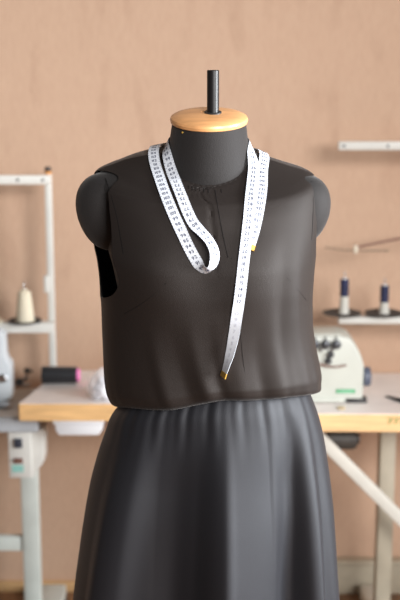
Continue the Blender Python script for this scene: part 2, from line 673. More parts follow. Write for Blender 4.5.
# skirt
SK = [(394, 127, 305, .100, .092), (401, 119, 309, .108, .098), (412, 111, 313.5, .118, .106), (424, 107, 317.5, .124, .113),
      (440, 101.5, 321.5, .132, .122), (460, 96, 325, .140, .132), (480, 91.5, 328, .147, .14), (500, 88, 330.5, .153, .147),
      (530, 83.5, 333, .160, .155), (560, 79.5, 335, .166, .16), (600, 74.5, 338, .173, .168), (640, 70, 341, .18, .175), (690, 66, 344, .186, .18)]


FOLDS = [(-1.0, 0), (-.88, .004), (-.76, .013), (-.64, .009), (-.44, -.013), (-.30, -.017), (-.12, -.009), (.07, .013), (.13, .017), (.19, .013), (.48, -.003),
         (.64, -.015), (.68, -.014), (.765, .006), (.80, .008), (.86, .001), (.93, .006), (1.0, 0)]


def skirt_disp(a, u, py, front):
    g = smooth01(405, 470, py)
    t = smooth01(410, 600, py)
    k = 0
    if front:
        us = [q[0] for q in FOLDS]
        k += catmull([(q[1],) for q in FOLDS], us, u - .03 * (1 - t) * (u > .5))[0] * (.40 + .75 * t) * (.3 + .7 * g) * 1.9
        ga = 1 - smooth01(402, 450, py)
        k += .0016 * ga * (math.sin(u * 36 + .6) * .6 + math.sin(u * 61 + 1) * .4)
    else:
        k += .010 * t * math.sin(a * 9)
    return k


def skirt_ring(row):
    py, xl, xr, df, db = row
    z = zpy(py)
    l, r = PY(xl, py, AYC).x, PY(xr, py, AYC).x
    cx, w = (l + r) / 2, (r - l) / 2
    pts = []
    for i in range(NPHI):
        a = 2 * PI * i / NPHI
        c, s = math.cos(a), math.sin(a)
        front = s < 0
        d = df if front else db
        x = w * math.copysign(abs(c) ** .95, c); y = d * math.copysign(abs(s) ** .95, s)
        e = abs(s) ** .5
        k = skirt_disp(a, x / w, py, front) * (min(1, e * 1.25))
        L = math.hypot(x / w, y / d)
        nx, ny = x / w / w, y / d / d
        nl = math.hypot(nx, ny)
        zz = z + (-.25 * y if front else -.05 * y) * (1 - smooth01(400, 470, py)) + .070 * x * (1 - smooth01(400, 520, py))
        pts.append(Vector((cx + x + k * nx / nl, AYC + y + k * ny / nl, zz)))
    return pts


srow = resample(SK, 5)
V, Fc = loft([skirt_ring(r) for r in srow])
me = bpy.data.meshes.new('skirt'); me.from_pydata([tuple(v) for v in V], [], Fc)
sk = bpy.data.objects.new('skirt', me); COL.objects.link(sk)
sol = sk.modifiers.new('s', 'SOLIDIFY'); sol.thickness = .0022; sol.offset = -1
dg = bpy.context.evaluated_depsgraph_get()
me2 = bpy.data.meshes.new_from_object(sk.evaluated_get(dg), depsgraph=dg)
bpy.data.objects.remove(sk)
me2.name = 'skirt'
skirt = link('skirt', me2, M['skirt'], dress)

# ------------------------------------------------------------------ surfaces for laying things on the dress
Vb, Pb = [], []
for o in (bodice, torso, capL, capR):
    base = len(Vb)
    w = world_of(o)
    Vb += [v.co + w for v in o.data.vertices]
    Pb += [tuple(i + base for i in p.vertices) for p in o.data.polygons]
BV = BVHTree.FromPolygons(Vb, Pb)


def hit_px(px, py):
    # averaged surface point and normal where the line of sight meets the cloth
    d = ray(px, py).normalized()
    h = BV.ray_cast(O, d)
    if h[0] is None: raise RuntimeError('miss %s %s' % (px, py))
    n = h[1]
    if n.dot(d) > 0: n = -n
    ns = Vector()
    for dx, dy in ((0, 0), (5, 0), (-5, 0), (0, 5), (0, -5)):
        g = BV.ray_cast(O, ray(px + dx, py + dy).normalized())
        if g[0] is not None and (g[0] - h[0]).length < .04:
            m = g[1] if g[1].dot(d) < 0 else -g[1]
            ns += m
    return h[0], ns.normalized()


def hit_axis(phi, el, z0):
    dv = Vector((math.cos(phi) * math.cos(el), math.sin(phi) * math.cos(el), math.sin(el)))
    tgt = Vector((AX, AYC, z0))
    h = BV.ray_cast(tgt + dv * .6, -dv)
    if h[0] is None: raise RuntimeError('axis miss')
    n = h[1]
    if n.dot(dv) < 0: n = -n
    return h[0], n


def resample_path(ctrl, step):
    """ctrl: list of (pos, normal, alpha) -> evenly spaced frames (pos, tangent, normal, alpha, s)"""
    ts = [0]
    for a, b in zip(ctrl, ctrl[1:]):
        ts.append(ts[-1] + max((b[0] - a[0]).length, 1e-5))
    pts = [c[0] for c in ctrl]; nor = [c[1] for c in ctrl]; al = [c[2] for c in ctrl]

    def cr(vals, i, u):
        p1, p2 = vals[i], vals[i + 1]
        p0 = vals[i - 1] if i > 0 else p1 * 2 - p2
        p3 = vals[i + 2] if i + 2 < len(vals) else p2 * 2 - p1
        t0, t1, t2, t3 = 0, 0, 0, 0
        d1 = ts[i + 1] - ts[i]
        d0 = ts[i] - ts[i - 1] if i > 0 else d1
        d2 = ts[i + 2] - ts[i + 1] if i + 2 < len(ts) else d1
        m1 = ((p1 - p0) / d0 * d1 + (p2 - p1)  / d1 * d0) / (d0 + d1)
        m2 = ((p2 - p1) / d1 * d2 + (p3 - p2) / d2 * d1) / (d1 + d2)
        return p1 * (2*u**3 - 3*u**2 + 1) + m1 * d1 * (u**3 - 2*u**2 + u) + p2 * (-2*u**3 + 3*u**2) + m2 * d1 * (u**3 - u**2)
    dense = []
    for i in range(len(ctrl) - 1):
        for k in range(24):
            u = k / 24
            dense.append((cr(pts, i, u), lerp(nor[i], nor[i + 1], u).normalized(), lerp(al[i], al[i + 1], u * u * (3 - 2 * u))))
    dense.append((pts[-1], nor[-1], al[-1]))
    out, s, nxt = [], 0, 0
    for i in range(len(dense)):
        if i: s += (dense[i][0] - dense[i - 1][0]).length
        if s >= nxt or i == len(dense) - 1:
            out.append([dense[i][0], None, dense[i][1], dense[i][2], s]); nxt += step
    # relax the positions and normals a little
    for _ in range(6):
        nn = [o[2].copy() for o in out]
        pp = [o[0].copy() for o in out]
        for i in range(1, len(out) - 1):
            out[i][2] = (nn[i - 1] + nn[i] * 2 + nn[i + 1]).normalized()
            out[i][0] = (pp[i - 1] + pp[i] * 2 + pp[i + 1]) / 4
    for i, o in enumerate(out):
        a, b = out[max(i - 1, 0)], out[min(i + 1, len(out) - 1)]
        if i: o[4] = out[i - 1][4] + (o[0] - out[i - 1][0]).length
        T = (b[0] - a[0]).normalized()
        N = (o[2] - T * o[2].dot(T)).normalized()
        W = N.cross(T)
        al_ = o[3]
        W2 = W * math.cos(al_) + N * math.sin(al_)
        N2 = W2.cross(T) * -1
        N2 = T.cross(W2)
        o[1], o[2] = T, N2
        o.append(W2)
    return out


def ribbon(frames, width, thick, name, material, parent):
    V, Fc = [], []
    for p, T, N, al, s, W in frames:
        for a, b in ((-.5, 0), (.5, 0), (.5, 1), (-.5, 1)):
            V.append(p + W * (a * width) + N * (b * thick))
    n = len(frames)
    for i in range(n - 1):
        for k in range(4):
            j = (k + 1) % 4
            Fc.append((4 * i + k, 4 * i + j, 4 * i + 4 + j, 4 * i + 4 + k))
    Fc.append((3, 2, 1, 0)); Fc.append(tuple(4 * (n - 1) + k for k in range(4)))
    return new_obj(name, V, Fc, material, parent)


# dress details laid on the cloth
def seam(name, pix, r, material, off=.0003, w=None):
    c = []
    for px, py in pix:
        p, n = hit_px(px, py)
        c.append((p + n * off, n, 0))
    fr = resample_path(c, .004)
    if w:
        return ribbon(fr, w, r, name, material, dress)
    return tube(name, [f[0] for f in fr], r, material, dress, 6)


# neckline binding, following the top ring of the bodice
top = slice_ring(BOD[0], -.0004, None, 160)
V, Fc = [], []
ax = Vector((AX, AYC, 0))
ring_n = len(top)
for i, p in enumerate(top):
    d = Vector((p.x - AX, p.y - AYC, 0)).normalized()
    ripple = .0006 * math.sin(i * 1.9) if p.y < AYC else 0
    for k in range(8):
        a = 2 * PI * k / 8
        V.append(p + d * (.0022 * math.cos(a) + ripple) + Vector((0, 0, .0042 * math.sin(a) - .001)))
for i in range(ring_n):
    j = (i + 1) % ring_n
    for k in range(8):
        l = (k + 1) % 8
        Fc.append((8 * i + k, 8 * i + l, 8 * j + l, 8 * j + k))
new_obj('neckline_binding', V, Fc, M['dress'], dress)

# dark lines painting the shade in the gathers below the binding
for gx, gy in ((188.5, 185.5), (192, 186.5), (195.5, 187.3), (199.5, 188), (203.5, 188.6), (208, 189.2), (221, 189)):
    seam('gather_shade_line', [(gx, gy), (gx + .3, gy + 1.8), (gx + .6, gy + 3.8)], .0006, M['seam'], .0000)
seam('slit_edge', [(215, 190), (217.5, 205), (220.5, 222), (224, 240), (228, 258)], .0006, M['seam'], .0001)
seam('centre_seam', [(231, 258), (235, 285), (238.5, 315), (241, 340), (244.5, 370), (248, 394)], .0003, M['seam'], .0000)
seam('bust_dart', [(124, 314), (138, 306), (153, 295), (166, 283)], .0005, M['seam'], .0000)
seam('bust_dart', [(306, 300), (298, 290), (287, 278)], .0005, M['seam'], .0000)
# turned edge along the front of each armhole
seam('armhole_facing', [(105.5, 178), (110, 192), (114.5, 207), (118, 222), (121, 240), (123.5, 254)], .0005, M['seam'], .0001)
seam('armhole_facing', [(311.5, 181), (313, 195), (313.2, 210), (312.5, 225), (311.5, 240)], .0005, M['seam'], .0001)

# ------------------------------------------------------------------ measuring tape
TW = .0178
tape = thing('measuring_tape', 'white tailor\'s measuring tape draped round the neck of the dress form', 'measuring tape', (AX, AYC - .1, 1.3))
C = []


def cp(px, py, off, alpha=0):
    p, n = hit_px(px, py)
    C.append((p + n * off, n, math.radians(alpha)))


def ca(deg, el, z0, off):
    p, n = hit_axis(math.radians(deg), math.radians(el), z0)
    C.append((p + n * off, n, 0))


# first end, hanging low on the right
for q in ((224.5, 373.5, .0115, -62), (226.5, 365, .0108, -58), (230.2, 350, .009, -44), (233.5, 333, .007, -28), (236, 318, .0057, -14), (238.5, 303, .0045, 4), (241, 285, .0042, 0),
          (243.5, 262, .0042, 0), (246, 240, .0042, 0), (248.2, 220, .0042, 0), (250.2, 200, .0042, 0), (252, 182, .0042, 0), (253, 168, .0042, 0)):
    cp(*q)

def neck_pt(deg, py, off, ndeg=None, tiltn=.3):
    p, n = hit_axis(math.radians(deg), math.radians(8), zpy(py) - .009)
    a = math.radians(deg if ndeg is None else ndeg)
    nn = Vector((math.cos(a), math.sin(a), tiltn)).normalized()
    C.append((p + Vector((math.cos(math.radians(deg)), math.sin(math.radians(deg)), 0)) * off, nn, 0))


neck_pt(-14, 151, .006, -48, .35)
neck_pt(6, 145, .005, -20)
for dgr in (30, 60, 90, 120, 150):
    neck_pt(dgr, 142, .005)
neck_pt(174, 145, .005, 200)
neck_pt(194, 151, .006, 228, .35)
for q in ((171.5, 170), (176.2, 184), (182.3, 199), (188, 213), (194, 224.5)):
    cp(q[0], q[1], .0025)
# the loop
cp(202.5, 234, .008, -24)
cp(210.5, 243.5, .011, -34)
cp(215.8, 254, .013, -38)
cp(215.5, 263.5, .013, -52)
cp(209.5, 270.3, .011, -72)
cp(203, 269.3, .006, -45)
for q in ((194.5, 258), (189, 248), (183, 235), (176.5, 221), (170, 206), (164, 191), (158.8, 176), (155, 164)):
    cp(q[0], q[1], .0022)
for dgr in (172, 150, 120, 90, 60, 30, 8):
    ca(dgr, 47, 1.425, .004)
for q in ((262.3, 172), (262, 186), (260, 202), (257, 218), (253.2, 234), (248.9, 247)):
    cp(q[0], q[1], .0016)
fr = resample_path(C, .003)
TLEN = fr[-1][4]
band = ribbon(fr, TW, .0006, 'tape_band', M['tape'], tape)


def tip(f0, sgn):
    p, T, N, al, s, W = f0
    bm = bmesh.new()
    r = bmesh.ops.create_cube(bm, size=1)
    for v in r['verts']:
        v.co = p + T * (sgn * .002 + v.co.x * .009) + W * (v.co.y * (TW + .0012)) + N * (.0003 + v.co.z * .0022)
    bmesh.ops.bevel(bm, geom=list(bm.edges), offset=.0005, segments=1, affect='EDGES')
    o = bm_obj('end_tip', bm, M['brass'], tape)
    o['label'] = 'brass end clip of the tape'


tip(fr[1], -1)
tip(fr[-2], 1)

# printed scale: ticks at both edges and the number of every centimetre
DIG = {}
for ch in '0123456789':
    cu = bpy.data.curves.new('d', 'FONT'); cu.body = ch; cu.size = 1; cu.resolution_u = 3; cu.offset = .02
    to = bpy.data.objects.new('d', cu); COL.objects.link(to)
    dg = bpy.context.evaluated_depsgraph_get()
    m = bpy.data.meshes.new_from_object(to.evaluated_get(dg), depsgraph=dg)
    xs = [v.co.x for v in m.vertices]; ys = [v.co.y for v in m.vertices]
    DIG[ch] = ([(v.co.x - min(xs), v.co.y - min(ys)) for v in m.vertices], [tuple(p.vertices) for p in m.polygons], max(xs) - min(xs))
    bpy.data.objects.remove(to); bpy.data.curves.remove(cu); bpy.data.meshes.remove(m)


def frame_at(s):
    lo, hi = 0, len(fr) - 1
    while hi - lo > 1:
        mid = (lo + hi) // 2
        if fr[mid][4] <= s: lo = mid
        else: hi = mid
    u = (s - fr[lo][4]) / max(1e-6, fr[hi][4] - fr[lo][4])
    u = max(0, min(1, u))
    return [lerp(fr[lo][k], fr[hi][k], u) for k in (0, 2, 5)]


def printed(name, n0, n1, material):
    V, Fc = [], []

    def quad(s0, s1, w0, w1):
        b = len(V)
        for s, w in ((s0, w0), (s1, w0), (s1, w1), (s0, w1)):
            p, N, W = frame_at(s)
            V.append(p + W * w + N * .0009)
        Fc.append((b, b + 1, b + 2, b + 3))
    for k in range(n0, n1):
        s = k * .01
        if s > TLEN - .012: break
        for w in (-1, 1):
            quad(s - .0003, s + .0003, w * TW * .5, w * TW * .36)
            quad(s + .0047, s + .0053, w * TW * .5, w * TW * .42)
        txt = str(k)
        hgt = .0056 / .7
        wid = sum(DIG[c][2] for c in txt) * hgt + .0010 * (len(txt) - 1)
        sc = min(1, TW * .52 / wid)
        x = -wid * sc / 2
        for c in txt:
            vs, fs, w = DIG[c]
            b = len(V)
            for vx, vy in vs:
                p, N, W = frame_at(s + .005 - .0031 + vy * hgt)
                V.append(p - W * (x + vx * hgt * sc) + N * .0009)
            Fc.extend(tuple(b + i for i in f) for f in fs)
            x += (w * hgt + .0010) * sc
    me = bpy.data.meshes.new(name)
    me.from_pydata([tuple(v) for v in V], [], Fc)
    return link(name, me, material, tape, smooth=False)


o = printed('printed_scale', 1, 12, M['ink_glare'])
o['label'] = 'numbers paled to paint the glare near the lower end of the tape'
printed('printed_scale', 12, 200, M['ink'])

# ------------------------------------------------------------------ left: white thread stand
TZ = .75
SY = 3.42


def zat(py, Y=SY): return PY(200, py, Y).z
def xat(px, py, Y=SY): return PY(px, py, Y).x


mpp = lambda px, py, Y: (PY(px + .5, py, Y) - PY(px - .5, py, Y)).length    # metres per pixel there

m_ = mpp(50, 250, SY)
post_x = xat(50.3, 260)
st = thing('thread_stand', 'white metal thread stand at left, its shelf carrying the cream cone', 'thread stand', (post_x, SY, TZ), 'white thread stands at the back wall')
bar('post', (post_x, SY, TZ + .002), (post_x, SY, zat(174)), .0195, .0195, M['white_metal'], st, (0, 1, 0), .003)
box('post_foot', (post_x - .018, SY - .012, TZ), (post_x + .018, SY + .022, TZ + .008), M['white_metal'], st)
z0, z1 = zat(183.5), zat(174.5)
bmx = bmesh.new(); add_box(bmx, (post_x - .62, SY - .026, z0), (post_x + .008, SY - .0105, z1), .0025)
tb = bm_obj('top_bar', bmx, M['white_metal'], st)
for hx in (19, 44):
    o = lathe('screw_hole', [(0, 0), (.0042, 0), (.004, .0012), (0, .0014)], (xat(hx, 178), SY - .026, (z0 + z1) / 2), M['dark'] if hx == 19 else M['steel'], tb, (0, -1, 0), 16)
lathe('post_collar', [(0, 0), (.0085, 0), (.009, .002), (.009, .010), (0, .010)], (post_x, SY, zat(174.5)), M['orange'], st)
lathe('post_cap', [(0, 0), (.009, 0), (.0092, .008), (.008, .0125), (0, .013)], (post_x, SY, zat(171.3)), M['dark'], st)
box('cable_clip', (post_x - .019, SY - .018, zat(292)), (post_x - .004, SY + .008, zat(275)), M['white_metal'], st, .004)
z0, z1 = zat(331.5, SY - .03), zat(322, SY - .03)
sb = box('shelf_bar', (post_x - .62, SY - .05, z0), (post_x + .012, SY - .0102, z1), M['white_metal'], st, .003)
SHY = SY - .035
tz = z1


def spool_tray(px, stand, zt, y, r, material=None):
    x = PY(px, 320, y).x
    t = lathe('spool_tray', [(0, 0), (r * .7, 0), (r * .96, .003), (r, .006), (r * .97, .0075), (r * .8, .005), (0, .005)], (x, y, zt), material or M['tray'], stand, (0, 0, 1), 48)
    return x, zt + .005


def pin(x, y, z, hgt, stand):
    lathe('spool_pin', [(0, 0), (.0018, 0), (.0016, hgt - .003), (.0008, hgt), (0, hgt)], (x, y, z), M['steel'], stand, (0, 0, 1), 12)


cx_, cz_ = spool_tray(25, st, tz, SHY, .049)
spool_tray(-14, st, tz, SHY, .049, M['cream'])
hgt = (zat(289.5, SHY) - cz_)
pin(cx_, SHY, cz_, hgt + .022, st)


def cone(name, label, x, y, z, hgt, r0, r1, material, group=None, core=None, ridges=True):
    t = thing(name, label, 'thread cone', (x, y, z), group)
    prof = [(.0034, 0), (r0, 0), (r0, .002)]
    nn = 26
    for i in range(nn + 1):
        u = i / nn
        prof.append((lerp(r0, r1, u) + (.0004 if i % 2 else 0), .002 + u * (hgt - .008)))
    prof += [(r1 * .7, hgt - .005), (.0034, hgt - .005)]
    b = bmesh.new()
    add_lathe_open(b, prof, (x, y, z))
    bm_obj('thread', b, material, t)
    b = bmesh.new()
    add_lathe_open(b, [(.0034, hgt - .0052), (r1 * .62, hgt - .0052), (r1 * .55, hgt), (.0034, hgt)], (x, y, z))
    bm_obj('cone_core', b, core or M['white_plastic'], t)
    return t


def add_lathe_open(bm, prof, origin, axis=(0, 0, 1), seg=40):
    """closed ring profile round the axis (a tube with a hole for the pin)"""
    q = Vector((0, 0, 1)).rotation_difference(Vector(axis).normalized())
    o = Vector(origin)
    rings = [[bm.verts.new(o + q @ Vector((r * math.cos(2 * PI * i / seg), r * math.sin(2 * PI * i / seg), h))) for i in range(seg)] for r, h in prof]
    for a, b in zip(rings, rings[1:] + rings[:1]):
        for i in range(seg):
            j = (i + 1) % seg
            bm.faces.new((a[i], a[j], b[j], b[i]))


cone('thread_cone', 'cream thread cone standing on the shelf of the left stand', cx_, SHY, cz_, hgt, .0275, .0185, M['cream'], 'thread cones at the left', core=M['cream'])

# ------------------------------------------------------------------ left: tables
# grey machine table whose end the wooden one overlaps
GF = PZ(18, 417, .70).y
gx1 = PZ(37.5, 417, .70).x
gt = thing('machine_table', 'grey machine table at left on a pale leg with a white switch box', 'table', (gx1 - .3, GF + .16, 0))
bmx = bmesh.new(); add_box(bmx, (gx1 - .75, GF, .655), (gx1, 3.45, .6985), .005)
box_o = bm_obj('tabletop', bmx, M['grey_metal'], gt)
box('top_sheet', (gx1 - .748, GF + .004, .6987), (PZ(17.5, 404, .75).x - .006, 3.44, .700), M['steel_top'], gt, 0)
# leg column, with the switch box on it
LY = 3.26
lx0, lx1 = xat(21, 500, LY), xat(38, 500, LY)
box('leg', (lx0, LY, .05), (lx1, LY + .04, .655), M['leg_grey'], gt, .004)
bmx = bmesh.new(); add_box(bmx, (lx0 - .005, 2.95, .012), (lx1 + .048, WY - .06, .05), .006)
bm_obj('foot', bmx, M['leg_grey'], gt)
for fy in (2.99, 3.44):
    box('foot_pad', (lx0 - .008, fy - .03, 0), (lx1 + .052, fy + .03, .012), M['dark'], gt, .002)
lx2 = gx1 - .70
box('leg', (lx2, LY, .05), (lx2 + .05, LY + .04, .655), M['leg_grey'], gt, .004)
box('foot', (lx2 - .01, 2.95, .0), (lx2 + .06, WY - .06, .05), M['leg_grey'], gt, .005)
zc0, zc1 = zat(552, LY), zat(538, LY)
box('stretcher', (lx2 + .05, LY + .006, zc0), (lx0, LY + .03, zc1), M['leg_grey'], gt, .003)
# switch box: front face, right face cut away at the bottom
BYf = 3.17
bx0, bx1 = xat(8.5, 450, BYf), xat(31, 450, BYf)
bzt, bzb = .654, zat(478, BYf)
bm = bmesh.new()
prof = [(bx0, bzb), (bx1 + .004, bzb), (bx1 + .033, zat(463, BYf)), (bx1 + .036, zat(436, BYf)), (bx1 + .036, bzt), (bx0, bzt)]
add_prism(bm, prof, BYf + .012, LY, .003)
add_prism(bm, [(bx0, bzb), (bx1, bzb), (bx1, bzt), (bx0, bzt)], BYf, BYf + .016, .003)
sw = bm_obj('switch_box', bm, M['white_metal'], gt)
k = mpp(18, 450, BYf)
xs_ = lambda px: xat(px, 450, BYf)
box('rocker_switch', (xs_(14.5), BYf - .006, zat(447.5, BYf)), (xs_(22.5), BYf + .002, zat(438.5, BYf)), M['navy_switch'], sw, .0015)
box('push_button', (xs_(13.5), BYf - .005, zat(463, BYf)), (xs_(22.5), BYf + .002, zat(458, BYf)), M['brown'], sw, .0015)
box('sticker', (xs_(11.5), BYf - .0012, zat(472, BYf)), (xs_(23), BYf + .002, zat(465, BYf)), M['teal'], sw, 0)

# wooden tabletop
fL = PZ(18.5, 403.5, TZ)
bL = PZ(39, 387, TZ)
WX1 = .12
wt = thing('sewing_table', 'wood-edged sewing table at left with a shallow white drawer', 'table', (-.2, fL.y + .15, 0), 'wood-edged sewing tables')
yb = 3.46
sl = (bL.x - fL.x) / (bL.y - fL.y)
pts = [(fL.x, fL.y), (WX1, fL.y - .004), (WX1, yb), (fL.x + sl * (yb - fL.y), yb)]


def slab(name, pts, z0, z1, material, parent, bevel=.002):
    bm = bmesh.new()
    a = [bm.verts.new((x, y, z0)) for x, y in pts]; b = [bm.verts.new((x, y, z1)) for x, y in pts]
    n = len(pts)
    bm.faces.new(a[::-1]); bm.faces.new(b)
    for i in range(n):
        bm.faces.new((a[i], a[(i + 1) % n], b[(i + 1) % n], b[i]))
    bmesh.ops.recalc_face_normals(bm, faces=bm.faces)
    if bevel:
        bmesh.ops.bevel(bm, geom=list(bm.edges), offset=bevel, segments=2, affect='EDGES')
    return bm_obj(name, bm, material, parent)


slab('wood_core', pts, .7005, TZ - .002, M['edge'], wt)
slab('tabletop', [(x + (.002 if i in (0, 3) else -.002), y + (.002 if i < 2 else -.002)) for i, (x, y) in enumerate(pts)], TZ - .002, TZ, M['table_top'], wt, 0)
# drawer below
DYf = fL.y + .015
dx0, dx1 = xat(55, 428, DYf), xat(99.5, 428, DYf)
dzb, dzt = zat(435.5, DYf), .7005
bm = bmesh.new()
add_prism(bm, [(dx0 + .010, dzb), (dx1 - .004, dzb), (dx1 + .008, dzb + .016), (dx1 + .008, dzt), (dx0, dzt), (dx0, dzb + .016)], DYf, DYf + .22, .004)
dr = bm_obj('drawer', bm, M['white_plastic'], wt)
box('drawer_lip', (dx0 - .005, DYf - .008, dzt - .012), (dx1 + .012, DYf + .004, dzt - .0005), M['white_plastic'], dr, .002)
box('leg', (.03, 3.24, 0), (.08, 3.28, .70), M['leg_metal'], wt, .004)
box('foot', (.02, 3.0, 0), (.09, 3.46, .05), M['leg_metal'], wt, .005)

# black cone lying on the wooden table
a = PZ(42.5, 383.5, TZ); b = PZ(78, 382, TZ)
rr = .0250
ay = a.y
ax0, ax1 = a.x, b.x
bc = thing('thread_cone', 'black thread cone lying on its side with a pink end', 'thread cone', ((ax0 + ax1) / 2, ay, TZ), 'thread cones at the left')
prof = [(.004, 0), (rr, 0)]
for i in range(31):
    u = i / 30
    prof.append((rr + (.0004 if i % 2 else 0) - .0016 * u, .002 + u * (ax1 - ax0 - .004)))
prof += [(rr - .0022, ax1 - ax0), (.004, ax1 - ax0)]
bm = bmesh.new(); add_lathe_open(bm, prof, (ax0, ay, TZ + rr + .0006), (1, .0, 0))
bm_obj('thread', bm, M['black_thread'], bc)
bm = bmesh.new(); add_lathe_open(bm, [(.004, 0), (.019, 0), (.0185, .006), (.0175, .0072), (.004, .0072)], (ax1 + .0002, ay, TZ + rr + .0006), (1, 0, 0))
o = bm_obj('cone_core', bm, M['pink'], bc); o['label'] = 'pink plastic end of the cone'

# crumpled clear bag with tissue at the back edge of the dress
c = PZ(102, 398, TZ)


def crumple(name, c, sx, sy, sz, amp, seed, material, parent):
    rnd = random.Random(seed)
    bm = bmesh.new()
    bmesh.ops.create_icosphere(bm, subdivisions=4, radius=1)
    dirs = [Vector((rnd.uniform(-1, 1), rnd.uniform(-1, 1), rnd.uniform(-1, 1))).normalized() for _ in range(26)]
    for v in bm.verts:
        p = v.co.normalized()
        f = 1 + amp * sum(abs(math.sin(4 * p.dot(d) + i)) for i, d in enumerate(dirs)) / 26 * 2 - amp
        f += amp * .5 * max(math.sin(9 * p.dot(dirs[0]) + 2), math.sin(11 * p.dot(dirs[1])), math.sin(8 * p.dot(dirs[2])))
        q = Vector((p.x * sx * f, p.y * sy * f, p.z * sz * f))
        taper = 1 - .45 * max(0, p.z)
        v.co = Vector((c.x + q.x * taper, c.y + q.y * taper, max(q.z, -sz * .8) + c.z + sz * .8))
    return bm_obj(name, bm, material, parent)


bag = thing('plastic_bag', 'crumpled translucent bag with white tissue standing on the left table', 'bag', (c.x, c.y, TZ))
crumple('film', Vector((c.x + .002, c.y, TZ + .0005)), .036, .036, .042, .35, 3, M['bag'], bag)
crumple('tissue', Vector((c.x + .004, c.y, TZ + .003)), .024, .024, .028, .4, 5, M['paper'], bag)

# ------------------------------------------------------------------ left: sewing machine peeking in
MYf = 3.29
mx1 = xat(11, 385, MYf)
sm = thing('sewing_machine', 'white sewing machine at the left frame edge on the grey table', 'sewing machine', (mx1 - .2, MYf + .08, .7005))
mz = lambda py: zat(py, MYf)
bz = .7005
pts = [(mx1 - .44, bz), (mx1 - .03, bz), (mx1 - .002, bz + .012), (mx1, mz(372)), (mx1 - .001, mz(365)), (mx1 - .011, mz(361)), (mx1 - .015, mz(355)), (mx1 - .016, mz(337)),
       (mx1 - .030, mz(331.5)), (mx1 - .40, mz(331)), (mx1 - .43, mz(336)), (mx1 - .44, mz(350)), (mx1 - .44, mz(372)), (mx1 - .38, mz(372)),
       (mx1 - .36, mz(360)), (mx1 - .13, mz(360)), (mx1 - .11, mz(374)), (mx1 - .11, bz + .03), (mx1 - .44, bz + .03)]
prism('body', pts, MYf, MYf + .068, M['machine_blue'], sm, .008)
lathe('tension_dial', [(0, 0), (.011, 0), (.011, .012), (.008, .016), (0, .016)], (mx1 - .055, MYf, mz(355)), M['steel'], sm, (0, -1, 0), 24)
lathe('stitch_dial', [(0, 0), (.012, 0), (.0125, .007), (.009, .010), (0, .010)], (mx1 - .022, MYf, mz(378)), M['steel'], sm, (0, -1, 0), 24)
pl = Vector((PY(3, 398, MYf - .035).x, MYf - .035, .7005))
lathe('slide_plate', [(0, 0), (.028, 0), (.028, .004), (.024, .009), (.012, .012), (0, .012)], (pl.x - .002, pl.y + .0, .7005), M['steel'], sm, (0, 0, 1), 32)
# bobbin winder beside it
w = PZ(24, 385.5, .7005)
bw = thing('bobbin_winder', 'small steel bobbin winder with a dark knob beside the sewing machine', 'bobbin winder', (w.x, w.y, .7005))
wz = .7005
bm = bmesh.new()
add_box(bm, (w.x - .026, w.y - .014, wz), (w.x + .018, w.y + .014, wz + .006), .002)
add_bar(bm, (w.x - .018, w.y, wz + .004), (w.x + .012, w.y, wz + .026), .012, .006, (0, 1, 0), .002)
bm_obj('bracket', bm, M['steel'], bw)
lathe('spindle', [(0, 0), (.0035, 0), (.0035, .02), (0, .02)], (w.x + .010, w.y, wz + .020), M['steel'], bw, (0, 0, 1), 14)
lathe('bobbin_wheel', [(0, 0), (.012, 0), (.013, .003), (.012, .007), (0, .007)], (w.x - .012, w.y - .008, wz + .012), M['dial'], bw, (-.3, -1, .4), 24)
o = lathe('knob', [(0, 0), (.006, 0), (.0095, .004), (.0095, .011), (.006, .015), (0, .016)], (w.x + .010, w.y, wz + .039), M['dark'], bw, (.15, 0, 1), 20)
tube('lever', [(w.x + .010, w.y, wz + .045), (w.x + .022, w.y - .004, wz + .047), (w.x + .028, w.y - .006, wz + .044)], .003, M['dark'], bw)

# ------------------------------------------------------------------ right: table
fR = PZ(360, 413.5, TZ)
RF = fR.y
RX0, RX1 = .125, .98
rt = thing('sewing_table', 'wood-edged sewing table at right with a diagonal white brace', 'table', ((RX0 + RX1) / 2, RF + .2, 0), 'wood-edged sewing tables')
slab('wood_core', [(RX0, RF), (RX1, RF - .012), (RX1, 3.43), (RX0, 3.43)], .7005, TZ - .002, M['edge_pale'], rt)
slab('tabletop', [(RX0 + .002, RF + .002), (RX1 - .002, RF - .010), (RX1 - .002, 3.428), (RX0 + .002, 3.428)], TZ - .002, TZ, M['table_top'], rt, 0)
# faded green print on the front edge
gz, gy = zat(423.5, RF), RF - .0062
gx = xat(387, 421, RF)
bm = bmesh.new()
kk = .0024
for n in range(3):
    x = gx + n * .016
    add_bar(bm, (x, gy, gz + .016), (x + .013, gy, gz + .016), .0012, kk, (0, 0, 1), 0)
    add_bar(bm, (x + .012, gy, gz + .016), (x + .003, gy, gz), .0012, kk, (0, 0, 1), 0)
    add_bar(bm, (x + .002, gy, gz + .008), (x + .012, gy, gz + .007), .0012, kk, (0, 0, 1), 0)
bm_obj('edge_print', bm, M['green_ink'], rt, False)
RLY = 3.22
rx0, rx1 = xat(378, 520, RLY), xat(393.5, 520, RLY)
box('leg', (rx0, RLY, .05), (rx1, RLY + .05, .7005), M['leg_shaded'], rt, .004)
box('leg', (RX1 - .09, RLY, .05), (RX1 - .04, RLY + .05, .7005), M['leg_metal'], rt, .004)
for x in ((rx0 + rx1) / 2, RX1 - .065):
    box('foot', (x - .03, 2.85, 0), (x + .03, WY - .06, .05), M['leg_metal'], rt, .005)
BRY = 3.10
pa, pbb = PY(300, 418, BRY), PY(401, 519, BRY)
dirn = (pbb - pa)
pa2 = pa + dirn * ((.7005 + .012 - pa.z) / dirn.z)
t_end = (RX1 - .09 - pa.x) / dirn.x
pe = pa + dirn * t_end
bm = bmesh.new()
